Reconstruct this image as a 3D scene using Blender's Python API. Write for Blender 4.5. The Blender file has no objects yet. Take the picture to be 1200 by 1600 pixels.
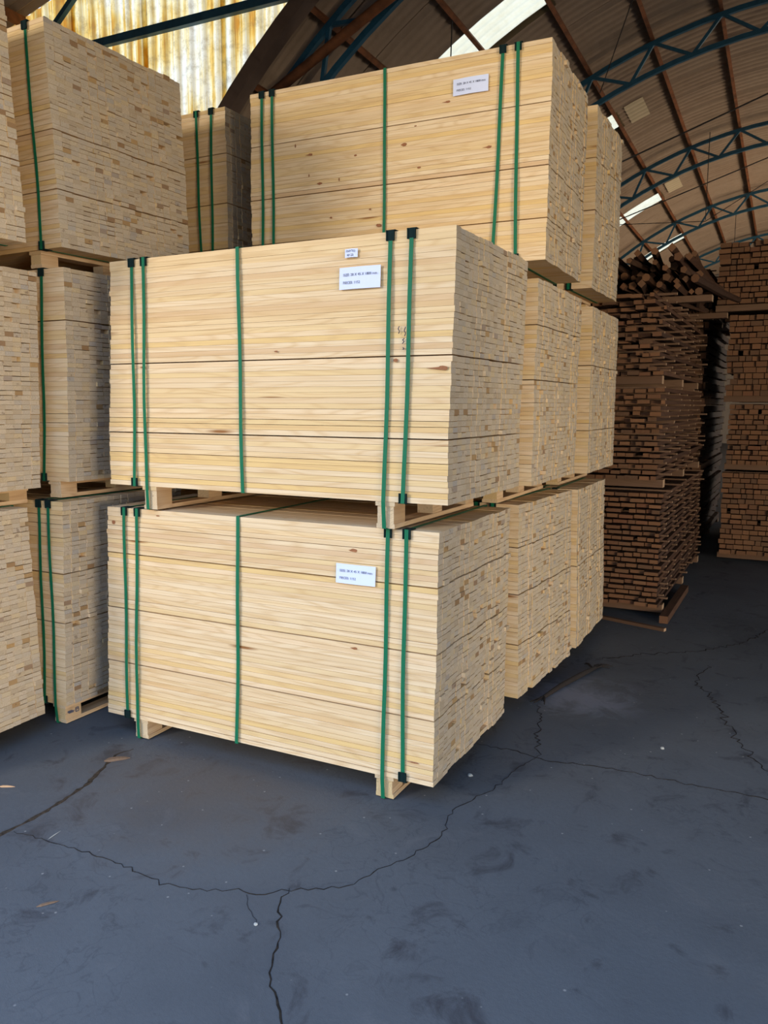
import bpy, math, random
from mathutils import Vector, Matrix
R = random.Random(7)
S = bpy.context.scene
COL = S.collection

# ------------------------------------------------------------------ camera
def look():
    yaw, pitch, roll = -0.4764754, 0.1312517, 0.00265
    f = Vector((math.sin(yaw)*math.cos(pitch), math.cos(yaw)*math.cos(pitch), -math.sin(pitch)))
    r = Vector((math.cos(yaw), -math.sin(yaw), 0)); u = r.cross(f)
    c, s = math.cos(roll), math.sin(roll)
    r2 = c*r + s*u; u2 = -s*r + c*u
    return Matrix((r2, u2, -f)).transposed().to_4x4()
cd = bpy.data.cameras.new('camera'); cam = bpy.data.objects.new('camera', cd); COL.objects.link(cam)
cam.matrix_world = Matrix.Translation((0, 0, 1.6)) @ look()
cd.sensor_fit = 'VERTICAL'; cd.sensor_height = 36.0; cd.lens = 36.0*1268.04/1600.0
cd.clip_start = 0.05; cd.clip_end = 400
S.camera = cam

# ------------------------------------------------------------------ light
W = bpy.data.worlds.new('sky'); S.world = W; W.use_nodes = True
nt = W.node_tree; nt.nodes.clear()
wo = nt.nodes.new('ShaderNodeOutputWorld'); bg = nt.nodes.new('ShaderNodeBackground')
tc = nt.nodes.new('ShaderNodeTexCoord'); sx = nt.nodes.new('ShaderNodeSeparateXYZ'); rp = nt.nodes.new('ShaderNodeValToRGB')
nt.links.new(tc.outputs['Generated'], sx.inputs[0]); nt.links.new(sx.outputs['Z'], rp.inputs[0])
rp.color_ramp.elements[0].position = 0.0; rp.color_ramp.elements[0].color = (0.40, 0.40, 0.38, 1)
rp.color_ramp.elements[1].position = 0.75; rp.color_ramp.elements[1].color = (0.26, 0.52, 1.0, 1)
nt.links.new(rp.outputs[0], bg.inputs[0]); bg.inputs[1].default_value = 3.2
nt.links.new(bg.outputs[0], wo.inputs[0])

def area(name, loc, target, sx_, sy_, power, color):
    l = bpy.data.lights.new(name, 'AREA'); l.shape = 'RECTANGLE'; l.size = sx_; l.size_y = sy_
    l.energy = power; l.color = color
    o = bpy.data.objects.new(name, l); COL.objects.link(o); o.location = loc
    o.rotation_euler = (Vector(target)-Vector(loc)).to_track_quat('-Z', 'Y').to_euler()
    return o
# daylight coming in low through the open gateway, left behind the camera
area('gateway_daylight', (-6.4, -6.2, 4.3), (-1.8, 3.0, 1.0), 1.7, 1.6, 600, (1.0, 0.90, 0.76))
area('side_fill_light', (8.6, -3.2, 1.25), (-1.6, 3.6, 1.9), 3.6, 1.9, 1000, (1.0, 0.84, 0.62))  # added unseen fill from the right, brightens the board ends
sun = bpy.data.lights.new('sun', 'SUN'); sun.energy = 5.0; sun.angle = 0.01; sun.color = (1.0, 0.93, 0.82)
so = bpy.data.objects.new('sun', sun); COL.objects.link(so); so.rotation_euler = Vector((-0.25, 0.55, 0.80)).to_track_quat('Z', 'Y').to_euler()
# added unseen area light, brightens the far hall roof from below
area('far_roof_fill_light', (7.2, 25, 1.6), (0.0, 27, 6.5), 12.0, 2.2, 1100, (1.0, 0.80, 0.58))

S.view_settings.view_transform = 'Standard'; S.view_settings.look = 'None'
S.view_settings.gamma = 1.0; S.view_settings.use_curve_mapping = False
S.view_settings.exposure = 0.0
S.cycles.max_bounces = 8; S.cycles.diffuse_bounces = 5; S.cycles.glossy_bounces = 3
S.cycles.sample_clamp_indirect = 6.0
S.cycles.use_denoising = True

# ------------------------------------------------------------------ materials
class N:
    def __init__(s, name):
        s.m = bpy.data.materials.new(name); s.m.use_nodes = True
        s.t = s.m.node_tree; s.t.nodes.clear()
        s.out = s.t.nodes.new('ShaderNodeOutputMaterial')
    def n(s, typ, **kw):
        x = s.t.nodes.new(typ)
        for k, v in kw.items(): setattr(x, k, v)
        return x
    def link(s, a, b): s.t.links.new(a, b)
    def setin(s, x, i, v):
        if hasattr(v, 'is_linked') or isinstance(v, bpy.types.NodeSocket): s.link(v, x.inputs[i])
        else: x.inputs[i].default_value = v
    def math(s, op, a, b=0.0, c=None, clamp=False):
        x = s.n('ShaderNodeMath', operation=op); x.use_clamp = clamp
        s.setin(x, 0, a); s.setin(x, 1, b)
        if c is not None: s.setin(x, 2, c)
        return x.outputs[0]
    def vmath(s, op, a, b):
        x = s.n('ShaderNodeVectorMath', operation=op); s.setin(x, 0, a); s.setin(x, 1, b); return x.outputs[0]
    def noise(s, vec, scale, detail=3, rough=0.5, dist=0.0):
        x = s.n('ShaderNodeTexNoise'); s.link(vec, x.inputs['Vector'])
        x.inputs['Scale'].default_value = scale; x.inputs['Detail'].default_value = detail
        x.inputs['Roughness'].default_value = rough; x.inputs['Distortion'].default_value = dist
        return x.outputs[0]
    def ramp(s, f, stops, interp='LINEAR'):
        x = s.n('ShaderNodeValToRGB'); s.link(f, x.inputs[0]); e = x.color_ramp; e.interpolation = interp
        while len(e.elements) > 1: e.elements.remove(e.elements[-1])
        for i, (p, c) in enumerate(stops):
            el = e.elements[0] if i == 0 else e.elements.new(p)
            el.position = p; el.color = (*c, 1) if len(c) == 3 else c
        return x.outputs[0]
    def mix(s, f, a, b, blend='MIX'):
        x = s.n('ShaderNodeMix', data_type='RGBA', blend_type=blend)
        s.setin(x, 0, f)
        for i, v in ((6, a), (7, b)):
            if isinstance(v, tuple): x.inputs[i].default_value = (*v, 1)
            else: s.link(v, x.inputs[i])
        return x.outputs[2]
    def bsdf(s, col, rough=0.7, bump=None, bstr=0.3, bdist=0.002, metal=0.0, spec=0.3):
        b = s.n('ShaderNodeBsdfPrincipled')
        if isinstance(col, tuple): b.inputs['Base Color'].default_value = (*col, 1)
        else: s.link(col, b.inputs['Base Color'])
        s.setin(b, 'Roughness', rough); b.inputs['Metallic'].default_value = metal
        b.inputs['Specular IOR Level'].default_value = spec
        if bump is not None:
            bn = s.n('ShaderNodeBump'); bn.inputs['Strength'].default_value = bstr; bn.inputs['Distance'].default_value = bdist
            s.link(bump, bn.inputs['Height']); s.link(bn.outputs[0], b.inputs['Normal'])
        s.link(b.outputs[0], s.out.inputs[0]); return b

def wood(name, axis, sides, ends, grain_dark, knots=0.5, knot_col=(0.28, 0.12, 0.04)):
    """boards: grain runs along world axis; faces across it show end grain; every board gets its own tone"""
    k = N(name)
    geo = k.n('ShaderNodeNewGeometry'); oi = k.n('ShaderNodeObjectInfo')
    rnd = k.math('FRACT', k.math('ADD', k.math('MULTIPLY', oi.outputs['Random'], 17.31), k.math('MULTIPLY', geo.outputs['Random Per Island'], 7.77)))
    rnd2 = k.math('FRACT', k.math('MULTIPLY', rnd, 91.7))
    rnd3 = k.math('FRACT', k.math('MULTIPLY', rnd, 37.3))
    pos = geo.outputs['Position']
    comb = k.n('ShaderNodeCombineXYZ')
    for i in range(3): k.link(k.math('MULTIPLY', rnd, (43.0, 71.0, 57.0)[i]), comb.inputs[i])
    if axis == 0: sA, sB, sC = (1.0, 28, 28), (2.2, 120, 120), (1.1, 9, 9)
    else: sA, sB, sC = (28, 1.0, 28), (120, 2.2, 120), (9, 1.1, 9)
    def sc(v): return k.vmath('ADD', k.vmath('MULTIPLY', pos, v), comb.outputs[0])
    nA = k.noise(sc(sA), 1.0, 3, 0.6); nB = k.noise(sc(sB), 1.0, 2, 0.5); nC = k.noise(sc(sC), 1.0, 1.5, 0.4, 0.3)
    rings = k.math('SINE', k.math('MULTIPLY', nC, 75.0))
    rings = k.math('MULTIPLY', k.math('ADD', rings, 1.0), 0.5)
    base = k.ramp(rnd2, sides)
    g = k.math('ADD', k.math('MULTIPLY', k.ramp(nB, [(0.40, (0, 0, 0)), (0.68, (1, 1, 1))]), 0.42), k.math('MULTIPLY', k.math('POWER', rings, 3.0), 0.40))
    g = k.math('MULTIPLY', g, k.math('ADD', 0.35, k.math('MULTIPLY', nA, 1.0)))
    col = k.mix(k.math('MULTIPLY', g, 1.0, clamp=True), base, grain_dark)
    st = k.ramp(nA, [(0.60, (0, 0, 0)), (0.80, (1, 1, 1))])
    col = k.mix(k.math('MULTIPLY', st, 0.35), col, grain_dark)
    # knots
    vo = k.n('ShaderNodeTexVoronoi'); vo.inputs['Scale'].default_value = 1.0
    k.link(sc((2.4, 20, 20) if axis == 0 else (20, 2.4, 20)), vo.inputs['Vector'])
    sep = k.n('ShaderNodeSeparateColor'); k.link(vo.outputs['Color'], sep.inputs[0])
    kn = k.math('LESS_THAN', sep.outputs[0], 0.16*knots)
    kd = k.ramp(vo.outputs['Distance'], [(0.07, (1, 1, 1)), (0.22, (0, 0, 0))])
    col = k.mix(k.math('MULTIPLY', kn, kd), col, knot_col)
    # end grain
    sn = k.n('ShaderNodeSeparateXYZ'); k.link(geo.outputs['True Normal'], sn.inputs[0])
    isend = k.math('GREATER_THAN', k.math('ABSOLUTE', sn.outputs[axis]), 0.75)
    e = k.ramp(rnd3, ends, 'LINEAR')
    cmb2 = k.n('ShaderNodeCombineXYZ')
    for i in range(3): k.link(k.math('MULTIPLY', rnd2, (3.0, 5.0, 4.0)[i]), cmb2.inputs[i])
    pe = k.vmath('ADD', pos, cmb2.outputs[0])
    er = k.math('SINE', k.math('MULTIPLY', k.noise(pe, 14.0, 1, 0.4), 170.0))
    en = k.noise(pe, 260.0, 2, 0.6)
    e = k.mix(k.math('MULTIPLY', k.math('ADD', er, 1.0), 0.11), e, (0.20, 0.13, 0.06))
    e = k.mix(k.math('MULTIPLY', en, 0.35), e, (0.20, 0.15, 0.10))
    ed = k.ramp(k.noise(pe, 30.0, 2, 0.6), [(0.66, (0, 0, 0)), (0.72, (1, 1, 1))])
    e = k.mix(k.math('MULTIPLY', ed, 0.5), e, (0.13, 0.07, 0.04))
    col = k.mix(isend, col, e)
    k.bsdf(col, 0.75, nB, 0.25, 0.0008, spec=0.15)
    return k.m

PINE_S = [(0.0, (0.72, 0.53, 0.31)), (0.2, (0.79, 0.62, 0.40)), (0.4, (0.74, 0.56, 0.34)), (0.6, (0.73, 0.53, 0.26)), (0.78, (0.79, 0.60, 0.385)), (0.9, (0.74, 0.51, 0.21)), (1.0, (0.66, 0.46, 0.27))]
PINE_E = [(0.0, (0.56, 0.47, 0.35)), (0.2, (0.64, 0.52, 0.37)), (0.4, (0.53, 0.45, 0.35)), (0.6, (0.62, 0.50, 0.34)), (0.8, (0.50, 0.40, 0.28)), (0.90, (0.68, 0.53, 0.32)), (0.955, (0.47, 0.43, 0.38)), (0.975, (0.30, 0.17, 0.08)), (1.0, (0.50, 0.32, 0.14))]
M_PINE = wood('pine_boards', 0, PINE_S, PINE_E, (0.58, 0.37, 0.17), 0.5)
M_PINE_Y = wood('pallet_timber', 1, [(0, (0.60, 0.42, 0.24)), (0.5, (0.66, 0.47, 0.28)), (1, (0.52, 0.34, 0.18))], PINE_S, (0.40, 0.24, 0.12), 0.8)
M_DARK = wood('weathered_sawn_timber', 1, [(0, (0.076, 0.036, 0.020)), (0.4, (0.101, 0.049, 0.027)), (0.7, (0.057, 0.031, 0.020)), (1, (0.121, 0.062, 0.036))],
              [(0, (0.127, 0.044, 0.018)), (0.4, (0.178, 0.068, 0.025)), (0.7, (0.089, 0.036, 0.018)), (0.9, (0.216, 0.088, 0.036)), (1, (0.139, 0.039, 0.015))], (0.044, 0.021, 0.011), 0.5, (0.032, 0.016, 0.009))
M_STICK = wood('sticker_lath', 0, [(0, (0.13, 0.07, 0.04)), (1, (0.19, 0.11, 0.065))], [(0, (0.42, 0.27, 0.16)), (1, (0.55, 0.36, 0.22))], (0.12, 0.07, 0.04), 0.3)

def plain(name, col, rough=0.5, metal=0.0, var=0.15, scale=20, spec=0.4, bump=0.1):
    k = N(name); geo = k.n('ShaderNodeNewGeometry')
    n = k.noise(geo.outputs['Position'], scale, 4, 0.6)
    c = k.mix(n, tuple(v*(1-var) for v in col), tuple(min(1, v*(1+var)) for v in col))
    k.bsdf(c, rough, n, bump, 0.001, metal, spec); return k.m
M_STRAP = plain('green_strap', (0.008, 0.140, 0.066), 0.55, 0, 0.1, 60, 0.15)
M_PROT = plain('black_edge_protector', (0.008, 0.02, 0.02), 0.8, 0, 0.2, 60, 0.08)
M_PAPER = plain('white_paper', (0.66, 0.72, 0.92), 0.8, 0, 0.03, 12)
M_INK = plain('grey_ink', (0.10, 0.11, 0.16), 0.8, 0, 0.1, 40)
M_INKB = plain('blue_black_ink', (0.03, 0.03, 0.06), 0.8, 0, 0.1, 40)
M_BLUE = plain('dark_blue_steel', (0.016, 0.085, 0.14), 0.5, 0.0, 0.5, 8, 0.4)
M_RUST = None
k = N('rusty_orange_steel'); geo = k.n('ShaderNodeNewGeometry')
n = k.noise(geo.outputs['Position'], 5, 5, 0.6)
k.bsdf(k.ramp(n, [(0.3, (0.10, 0.038, 0.016)), (0.6, (0.25, 0.09, 0.032)), (0.8, (0.14, 0.062, 0.032))]), 0.75, n, 0.2, 0.003)
M_RUST = k.m
M_ROD = plain('dark_steel_rod', (0.035, 0.03, 0.028), 0.6, 0.3, 0.3, 10)
M_BLACK = plain('brown_rim_board', (0.13, 0.085, 0.06), 0.7, 0, 0.3, 6)

k = N('corrugated_fibre_cement'); geo = k.n('ShaderNodeNewGeometry'); oi = k.n('ShaderNodeObjectInfo')
n = k.noise(geo.outputs['Position'], 1.6, 5, 0.65); n2 = k.noise(geo.outputs['Position'], 14, 4, 0.6)
c = k.ramp(n, [(0.3, (0.30, 0.215, 0.145)), (0.55, (0.37, 0.275, 0.195)), (0.75, (0.26, 0.19, 0.13))])
c = k.mix(k.math('MULTIPLY', oi.outputs['Random'], 0.35), c, (0.44, 0.35, 0.26))
c = k.mix(k.math('MULTIPLY', n2, 0.3), c, (0.15, 0.10, 0.07))
k.bsdf(c, 0.85, n2, 0.15, 0.002, spec=0.15); M_ROOF = k.m

M_PATCH = plain('pale_patch_sheet', (0.58, 0.48, 0.32), 0.85, 0, 0.1, 6)  # beige, paler than the roof sheets around it
def translucent(name, stops, trans, vstretch=False):
    k = N(name); geo = k.n('ShaderNodeNewGeometry')
    v = k.vmath('MULTIPLY', geo.outputs['Position'], (1.6, 1.6, 0.35) if vstretch else (1, 1, 1))
    n = k.noise(v, 1.5, 6, 0.7, 0.4); n2 = k.noise(geo.outputs['Position'], 9, 6, 0.75)
    f = k.math('ADD', k.math('MULTIPLY', n, 0.6), k.math('MULTIPLY', n2, 0.4))
    if vstretch:
        # sheet by sheet ageing: some sheets are yellow, some nearly white
        sp = k.n('ShaderNodeSeparateXYZ'); k.link(geo.outputs['Position'], sp.inputs[0])
        cx = k.n('ShaderNodeCombineXYZ'); k.link(k.math('FLOOR', k.math('MULTIPLY', sp.outputs[0], 2.1)), cx.inputs[0])
        wn = k.n('ShaderNodeTexWhiteNoise'); wn.noise_dimensions = '3D'; k.link(cx.outputs[0], wn.inputs['Vector'])
        f = k.math('ADD', f, k.math('MULTIPLY', k.math('SUBTRACT', wn.outputs[0], 0.5), 0.16))
        f = k.math('SUBTRACT', f, k.math('MULTIPLY', k.math('ADD', sp.outputs[0], 7.5), -0.035))
    c = k.ramp(f, stops)
    d = k.n('ShaderNodeBsdfDiffuse'); t = k.n('ShaderNodeBsdfTranslucent'); ms = k.n('ShaderNodeMixShader')
    k.link(c, d.inputs[0]); k.link(c, t.inputs[0]); ms.inputs[0].default_value = trans
    k.link(d.outputs[0], ms.inputs[1]); k.link(t.outputs[0], ms.inputs[2]); k.link(ms.outputs[0], k.out.inputs[0]); return k.m
k = N('aged_translucent_sheet'); geo = k.n('ShaderNodeNewGeometry'); P = geo.outputs['Position']
sp = k.n('ShaderNodeSeparateXYZ'); k.link(P, sp.inputs[0])
sv = k.noise(k.vmath('MULTIPLY', P, (9.0, 9.0, 0.35)), 1.0, 5, 0.7); bl = k.noise(P, 7.0, 7, 0.8); bg_ = k.noise(P, 1.3, 3, 0.6)
age = k.math('ADD', k.math('MULTIPLY', k.math('ADD', sp.outputs[0], 9.4), 0.055), k.math('MULTIPLY', k.math('SUBTRACT', bg_, 0.5), 0.9))
age = k.math('ADD', age, k.math('MULTIPLY', k.math('SUBTRACT', sv, 0.5), 1.3))
age = k.math('ADD', age, 0.10)
c = k.ramp(age, [(0.02, (0.50, 0.22, 0.03)), (0.12, (0.72, 0.46, 0.10)), (0.24, (0.82, 0.68, 0.34)), (0.38, (0.84, 0.80, 0.62)), (0.6, (0.80, 0.85, 0.80))])
c = k.mix(k.math('MULTIPLY', k.ramp(bl, [(0.48, (0, 0, 0)), (0.66, (1, 1, 1))]), 0.55), c, (0.22, 0.14, 0.06))
val = k.math('POWER', k.math('ABSOLUTE', k.math('SINE', k.math('MULTIPLY', sp.outputs[0], math.pi/0.19))), 7.0)   # dark valley stripes paint in the corrugation shading
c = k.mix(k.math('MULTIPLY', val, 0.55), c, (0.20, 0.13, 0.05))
d = k.n('ShaderNodeBsdfDiffuse'); t = k.n('ShaderNodeBsdfTranslucent'); ms = k.n('ShaderNodeMixShader')
k.link(c, d.inputs[0]); k.link(c, t.inputs[0]); ms.inputs[0].default_value = 0.85
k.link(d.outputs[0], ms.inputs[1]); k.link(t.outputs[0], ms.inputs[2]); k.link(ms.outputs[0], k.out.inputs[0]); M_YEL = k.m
M_SKY = translucent('clear_roof_sheet', [(0.3, (0.40, 0.34, 0.21)), (0.7, (0.50, 0.45, 0.32))], 0.85)

k = N('worn_concrete_floor'); geo = k.n('ShaderNodeNewGeometry'); P = geo.outputs['Position']
n1 = k.noise(P, 0.9, 4, 0.55, 0.3); n2 = k.noise(P, 5.0, 6, 0.68, 0.8); n3 = k.noise(P, 55, 4, 0.7); n4 = k.noise(P, 240, 2, 0.6)
c = k.ramp(n1, [(0.3, (0.084, 0.090, 0.098)), (0.5, (0.110, 0.118, 0.127)), (0.7, (0.092, 0.096, 0.102))])
c = k.mix(k.ramp(n2, [(0.30, (1, 1, 1)), (0.44, (0, 0, 0))]), c, (0.052, 0.052, 0.058))
c = k.mix(k.math('MULTIPLY', k.ramp(n2, [(0.58, (0, 0, 0)), (0.72, (1, 1, 1))]), 0.5), c, (0.145, 0.145, 0.15))
c = k.mix(k.math('MULTIPLY', n3, 0.4), c, (0.06, 0.058, 0.06))
# scuffed tyre smears: thin dark contour lines in patches
sm = k.math('ABSOLUTE', k.math('SUBTRACT', k.noise(P, 6.5, 3, 0.55, 1.2), 0.5))
sm = k.ramp(sm, [(0.0, (1, 1, 1)), (0.022, (0, 0, 0))])
pm = k.ramp(k.noise(P, 1.1, 2, 0.5), [(0.47, (0, 0, 0)), (0.58, (1, 1, 1))])
c = k.mix(k.math('MULTIPLY', k.math('MULTIPLY', sm, pm), 0.3), c, (0.038, 0.038, 0.044))
# brown dust in front of the stacks and pale specks
dx = k.n('ShaderNodeVectorMath', operation='DISTANCE'); k.link(P, dx.inputs[0]); dx.inputs[1].default_value = (-2.15, 2.62, 0)
dm = k.ramp(k.math('ADD', dx.outputs['Value'], k.math('MULTIPLY', k.math('SUBTRACT', n2, 0.5), 0.9)), [(0.1, (1, 1, 1)), (0.75, (0, 0, 0))])
c = k.mix(k.math('MULTIPLY', dm, 0.45), c, (0.125, 0.092, 0.066))
dw = k.n('ShaderNodeVectorMath', operation='DISTANCE'); k.link(P, dw.inputs[0]); dw.inputs[1].default_value = (-1.02, 4.35, 0)
wm = k.ramp(k.math('ADD', dw.outputs['Value'], k.math('MULTIPLY', k.math('SUBTRACT', n2, 0.5), 0.9)), [(0.08, (1, 1, 1)), (0.34, (0, 0, 0))])
c = k.mix(k.math('MULTIPLY', wm, 0.5), c, (0.26, 0.27, 0.32))
sp = k.n('ShaderNodeTexVoronoi'); sp.inputs['Scale'].default_value = 11; k.link(P, sp.inputs['Vector'])
c = k.mix(k.math('MULTIPLY', k.ramp(sp.outputs['Distance'], [(0.03, (1, 1, 1)), (0.06, (0, 0, 0))]), 0.45), c, (0.45, 0.42, 0.38))
hb = k.math('ADD', k.math('MULTIPLY', n2, 0.5), k.math('ADD', k.math('MULTIPLY', n3, 0.35), k.math('MULTIPLY', n4, 0.2)))
k.bsdf(c, k.math('ADD', 0.72, k.math('MULTIPLY', n2, 0.25)), hb, 0.5, 0.006, spec=0.15); M_FLOOR = k.m
k = N('crack_dirt'); geo = k.n('ShaderNodeNewGeometry')
k.bsdf(k.ramp(k.noise(geo.outputs['Position'], 30, 4, 0.7), [(0.35, (0.012, 0.011, 0.011)), (0.7, (0.045, 0.036, 0.028))]), 0.95, spec=0.05); M_CRACK = k.m
k = N('dusty_joint'); geo = k.n('ShaderNodeNewGeometry')
k.bsdf(k.ramp(k.noise(geo.outputs['Position'], 40, 4, 0.7), [(0.35, (0.030, 0.024, 0.019)), (0.7, (0.085, 0.062, 0.042))]), 0.95, spec=0.05); M_JOINT = k.m
M_YARD = plain('pale_yard_ground', (0.36, 0.31, 0.25), 0.9, 0, 0.15, 0.6)
M_WALL = plain('grey_masonry', (0.22, 0.19, 0.16), 0.9, 0, 0.2, 2.0)
M_SPL = plain('split_wood_chip', (0.55, 0.33, 0.17), 0.8, 0, 0.2, 80)
M_SPLD = plain('old_wood_chip', (0.16, 0.10, 0.06), 0.8, 0, 0.3, 80)
M_STONE = plain('pale_stone', (0.36, 0.36, 0.33), 0.9, 0, 0.3, 60)

# ------------------------------------------------------------------ mesh helpers
BV = [(-.5,-.5,-.5),(.5,-.5,-.5),(.5,.5,-.5),(-.5,.5,-.5),(-.5,-.5,.5),(.5,-.5,.5),(.5,.5,.5),(-.5,.5,.5)]
BF = [(0,3,2,1),(4,5,6,7),(0,1,5,4),(1,2,6,5),(2,3,7,6),(3,0,4,7)]
class MB:
    def __init__(s): s.v = []; s.f = []
    def box(s, c, d, rot=None):
        b = len(s.v)
        for p in BV:
            q = Vector((p[0]*d[0], p[1]*d[1], p[2]*d[2]))
            if rot is not None: q = rot @ q
            s.v.append((q[0]+c[0], q[1]+c[1], q[2]+c[2]))
        s.f += [tuple(i+b for i in f) for f in BF]; return s
    def beam(s, a, b, w, h, up=(0, 0, 1)):
        a = Vector(a); b = Vector(b); d = b-a; L = d.length; x = d/L; y = Vector(up).cross(x)
        if y.length < 1e-4: y = Vector((0, 1, 0)).cross(x)
        y.normalize(); z = x.cross(y)
        s.box((a+b)/2, (L, w, h), Matrix((x, y, z)).transposed()); return s
    def tube(s, pts, r, n=8):
        b0 = len(s.v); pts = [Vector(p) for p in pts]
        for i, p in enumerate(pts):
            d = (pts[min(i+1, len(pts)-1)]-pts[max(i-1, 0)]).normalized()
            a = d.cross(Vector((0, 0, 1)));
            if a.length < 1e-3: a = Vector((1, 0, 0))
            a.normalize(); c = d.cross(a); rr = r[i] if isinstance(r, (list, tuple)) else r
            for j in range(n):
                t = 2*math.pi*j/n; s.v.append(tuple(p+a*math.cos(t)*rr+c*math.sin(t)*rr))
        for i in range(len(pts)-1):
            for j in range(n):
                s.f.append((b0+i*n+j, b0+i*n+(j+1)%n, b0+(i+1)*n+(j+1)%n, b0+(i+1)*n+j))
        s.f.append(tuple(b0+j for j in reversed(range(n)))); s.f.append(tuple(b0+(len(pts)-1)*n+j for j in range(n)))
        return s
    def mesh(s, name, mat, smooth=False):
        m = bpy.data.meshes.new(name); m.from_pydata(s.v, [], s.f)
        if mat: m.materials.append(mat)
        if smooth: m.polygons.foreach_set('use_smooth', [True]*len(m.polygons))
        m.update(); return m
    def build(s, name, mat, parent=None, smooth=False):
        o = bpy.data.objects.new(name, s.mesh(name, mat, smooth)); COL.objects.link(o)
        if parent: o.parent = parent
        return o
def tag(o, label=None, cat=None, group=None, kind=None):
    for a, b in (('label', label), ('category', cat), ('group', group), ('kind', kind)):
        if b: o[a] = b
    return o
def empty(name, loc=(0, 0, 0), rz=0.0):
    o = bpy.data.objects.new(name, None); COL.objects.link(o); o.location = loc; o.rotation_euler = (0, 0, rz)
    o.empty_display_size = 0.1; return o
UNIT = {}
def piece(name, mat, c, d, parent, rot=(0, 0, 0)):
    key = (name, mat.name)
    if key not in UNIT: UNIT[key] = MB().box((0, 0, 0), (1, 1, 1)).mesh(name, mat)
    o = bpy.data.objects.new(name, UNIT[key]); COL.objects.link(o)
    o.location = c; o.scale = d; o.rotation_euler = rot; o.parent = parent; return o

# ------------------------------------------------------------------ building shell (frame turned by PHI)
PHI = 0.023
def bp(x, y, z): c, s = math.cos(PHI), math.sin(PHI); return Vector((c*x-s*y, s*x+c*y, z))
YW = 8.0; YE = 38.0
AX, AZ, AR = 0.2, -0.45, 8.2          # axis and radius of the vaulted roof
def arc(a, y, r=AR): return bp(AX-r*math.sin(math.radians(a)), y, AZ+r*math.cos(math.radians(a)))

def shell():
    f = MB().box((0, 14, -0.1), (70, 50, 0.2)).build('floor', M_FLOOR); tag(f, kind='structure')
    y = MB().box((0, -40, -0.105), (160, 58, 0.2)).build('floor_yard', M_YARD); tag(y, kind='structure')
    # far hall walls
    def wall(name, pts, mat=M_WALL):
        m = MB(); m.v = [tuple(p) for p in pts]; n = len(pts)//2
        m.f = [tuple(range(n)), tuple(range(2*n-1, n-1, -1))]+[(i, i+n, (i+1) % n+n, (i+1) % n) for i in range(n)]
        o = m.build(name, mat); tag(o, kind='structure'); return o
    def slab(name, x0, x1, y0, y1, z0, z1, mat=M_WALL):
        a = [bp(x0, y0, z0), bp(x1, y0, z0), bp(x1, y1, z0), bp(x0, y1, z0)]; b = [bp(x0, y0, z1), bp(x1, y0, z1), bp(x1, y1, z1), bp(x0, y1, z1)]
        m = MB(); m.v = [tuple(p) for p in a+b]; m.f = BF[:]
        o = m.build(name, mat); tag(o, kind='structure'); return o
    slab('wall_left_far', -7.75, -7.45, YW+0.1, YE, 0, 2.9)
    slab('wall_right_far', 7.85, 8.15, YW+0.1, YE, 3.0, 3.4)
    # far end wall follows the vault
    P = [bp(-7.5, YE, 0), bp(7.9, YE, 0)]+[arc(a, YE) for a in range(-68, 69, 8)]
    wall('wall_end', P+[p+bp(0, 0.2, 0) for p in P])
    # unseen front wall over the gateway and near-hall side walls, openings shaped for daylight
    slab('wall_front', -9.6, 0.9, 1.15, 1.35, 3.8, 8.9); slab('wall_front_mid', 0.9, 1.35, 1.15, 1.35, 0, 8.9); slab('wall_front_right', 1.35, 9.6, 1.15, 1.35, 2.9, 8.9)
    slab('wall_left', -9.6, -9.4, 1.1, YW, 0, 6.3)
    slab('wall_right', 9.4, 9.6, 1.1, YW, 3.0, 6.3); slab('wall_right_near', 9.4, 9.6, 1.1, 2.6, 0, 3.0); slab('wall_right_back', 9.4, 9.6, 6.6, YW, 0, 3.0)
    # near roof: two low slopes of corrugated sheet
    for s, nm in ((-1, 'ceiling_near_left'), (1, 'ceiling_near_right')):
        m = MB(); ny = 52; rows = 2; pitch = (YW-0.6)/ny
        for i in range(ny*4+1):
            yy = 0.6+i*pitch/4; dz = 0.03*math.cos(i*math.pi/2)
            m.v += [tuple(bp(s*9.7, yy, 6.32+dz)), tuple(bp(0, yy, 8.75+dz))]
        for i in range(ny*4): m.f.append((2*i, 2*i+1, 2*i+3, 2*i+2))
        o = m.build(nm, M_ROOF); tag(o, kind='structure')
shell()

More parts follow.
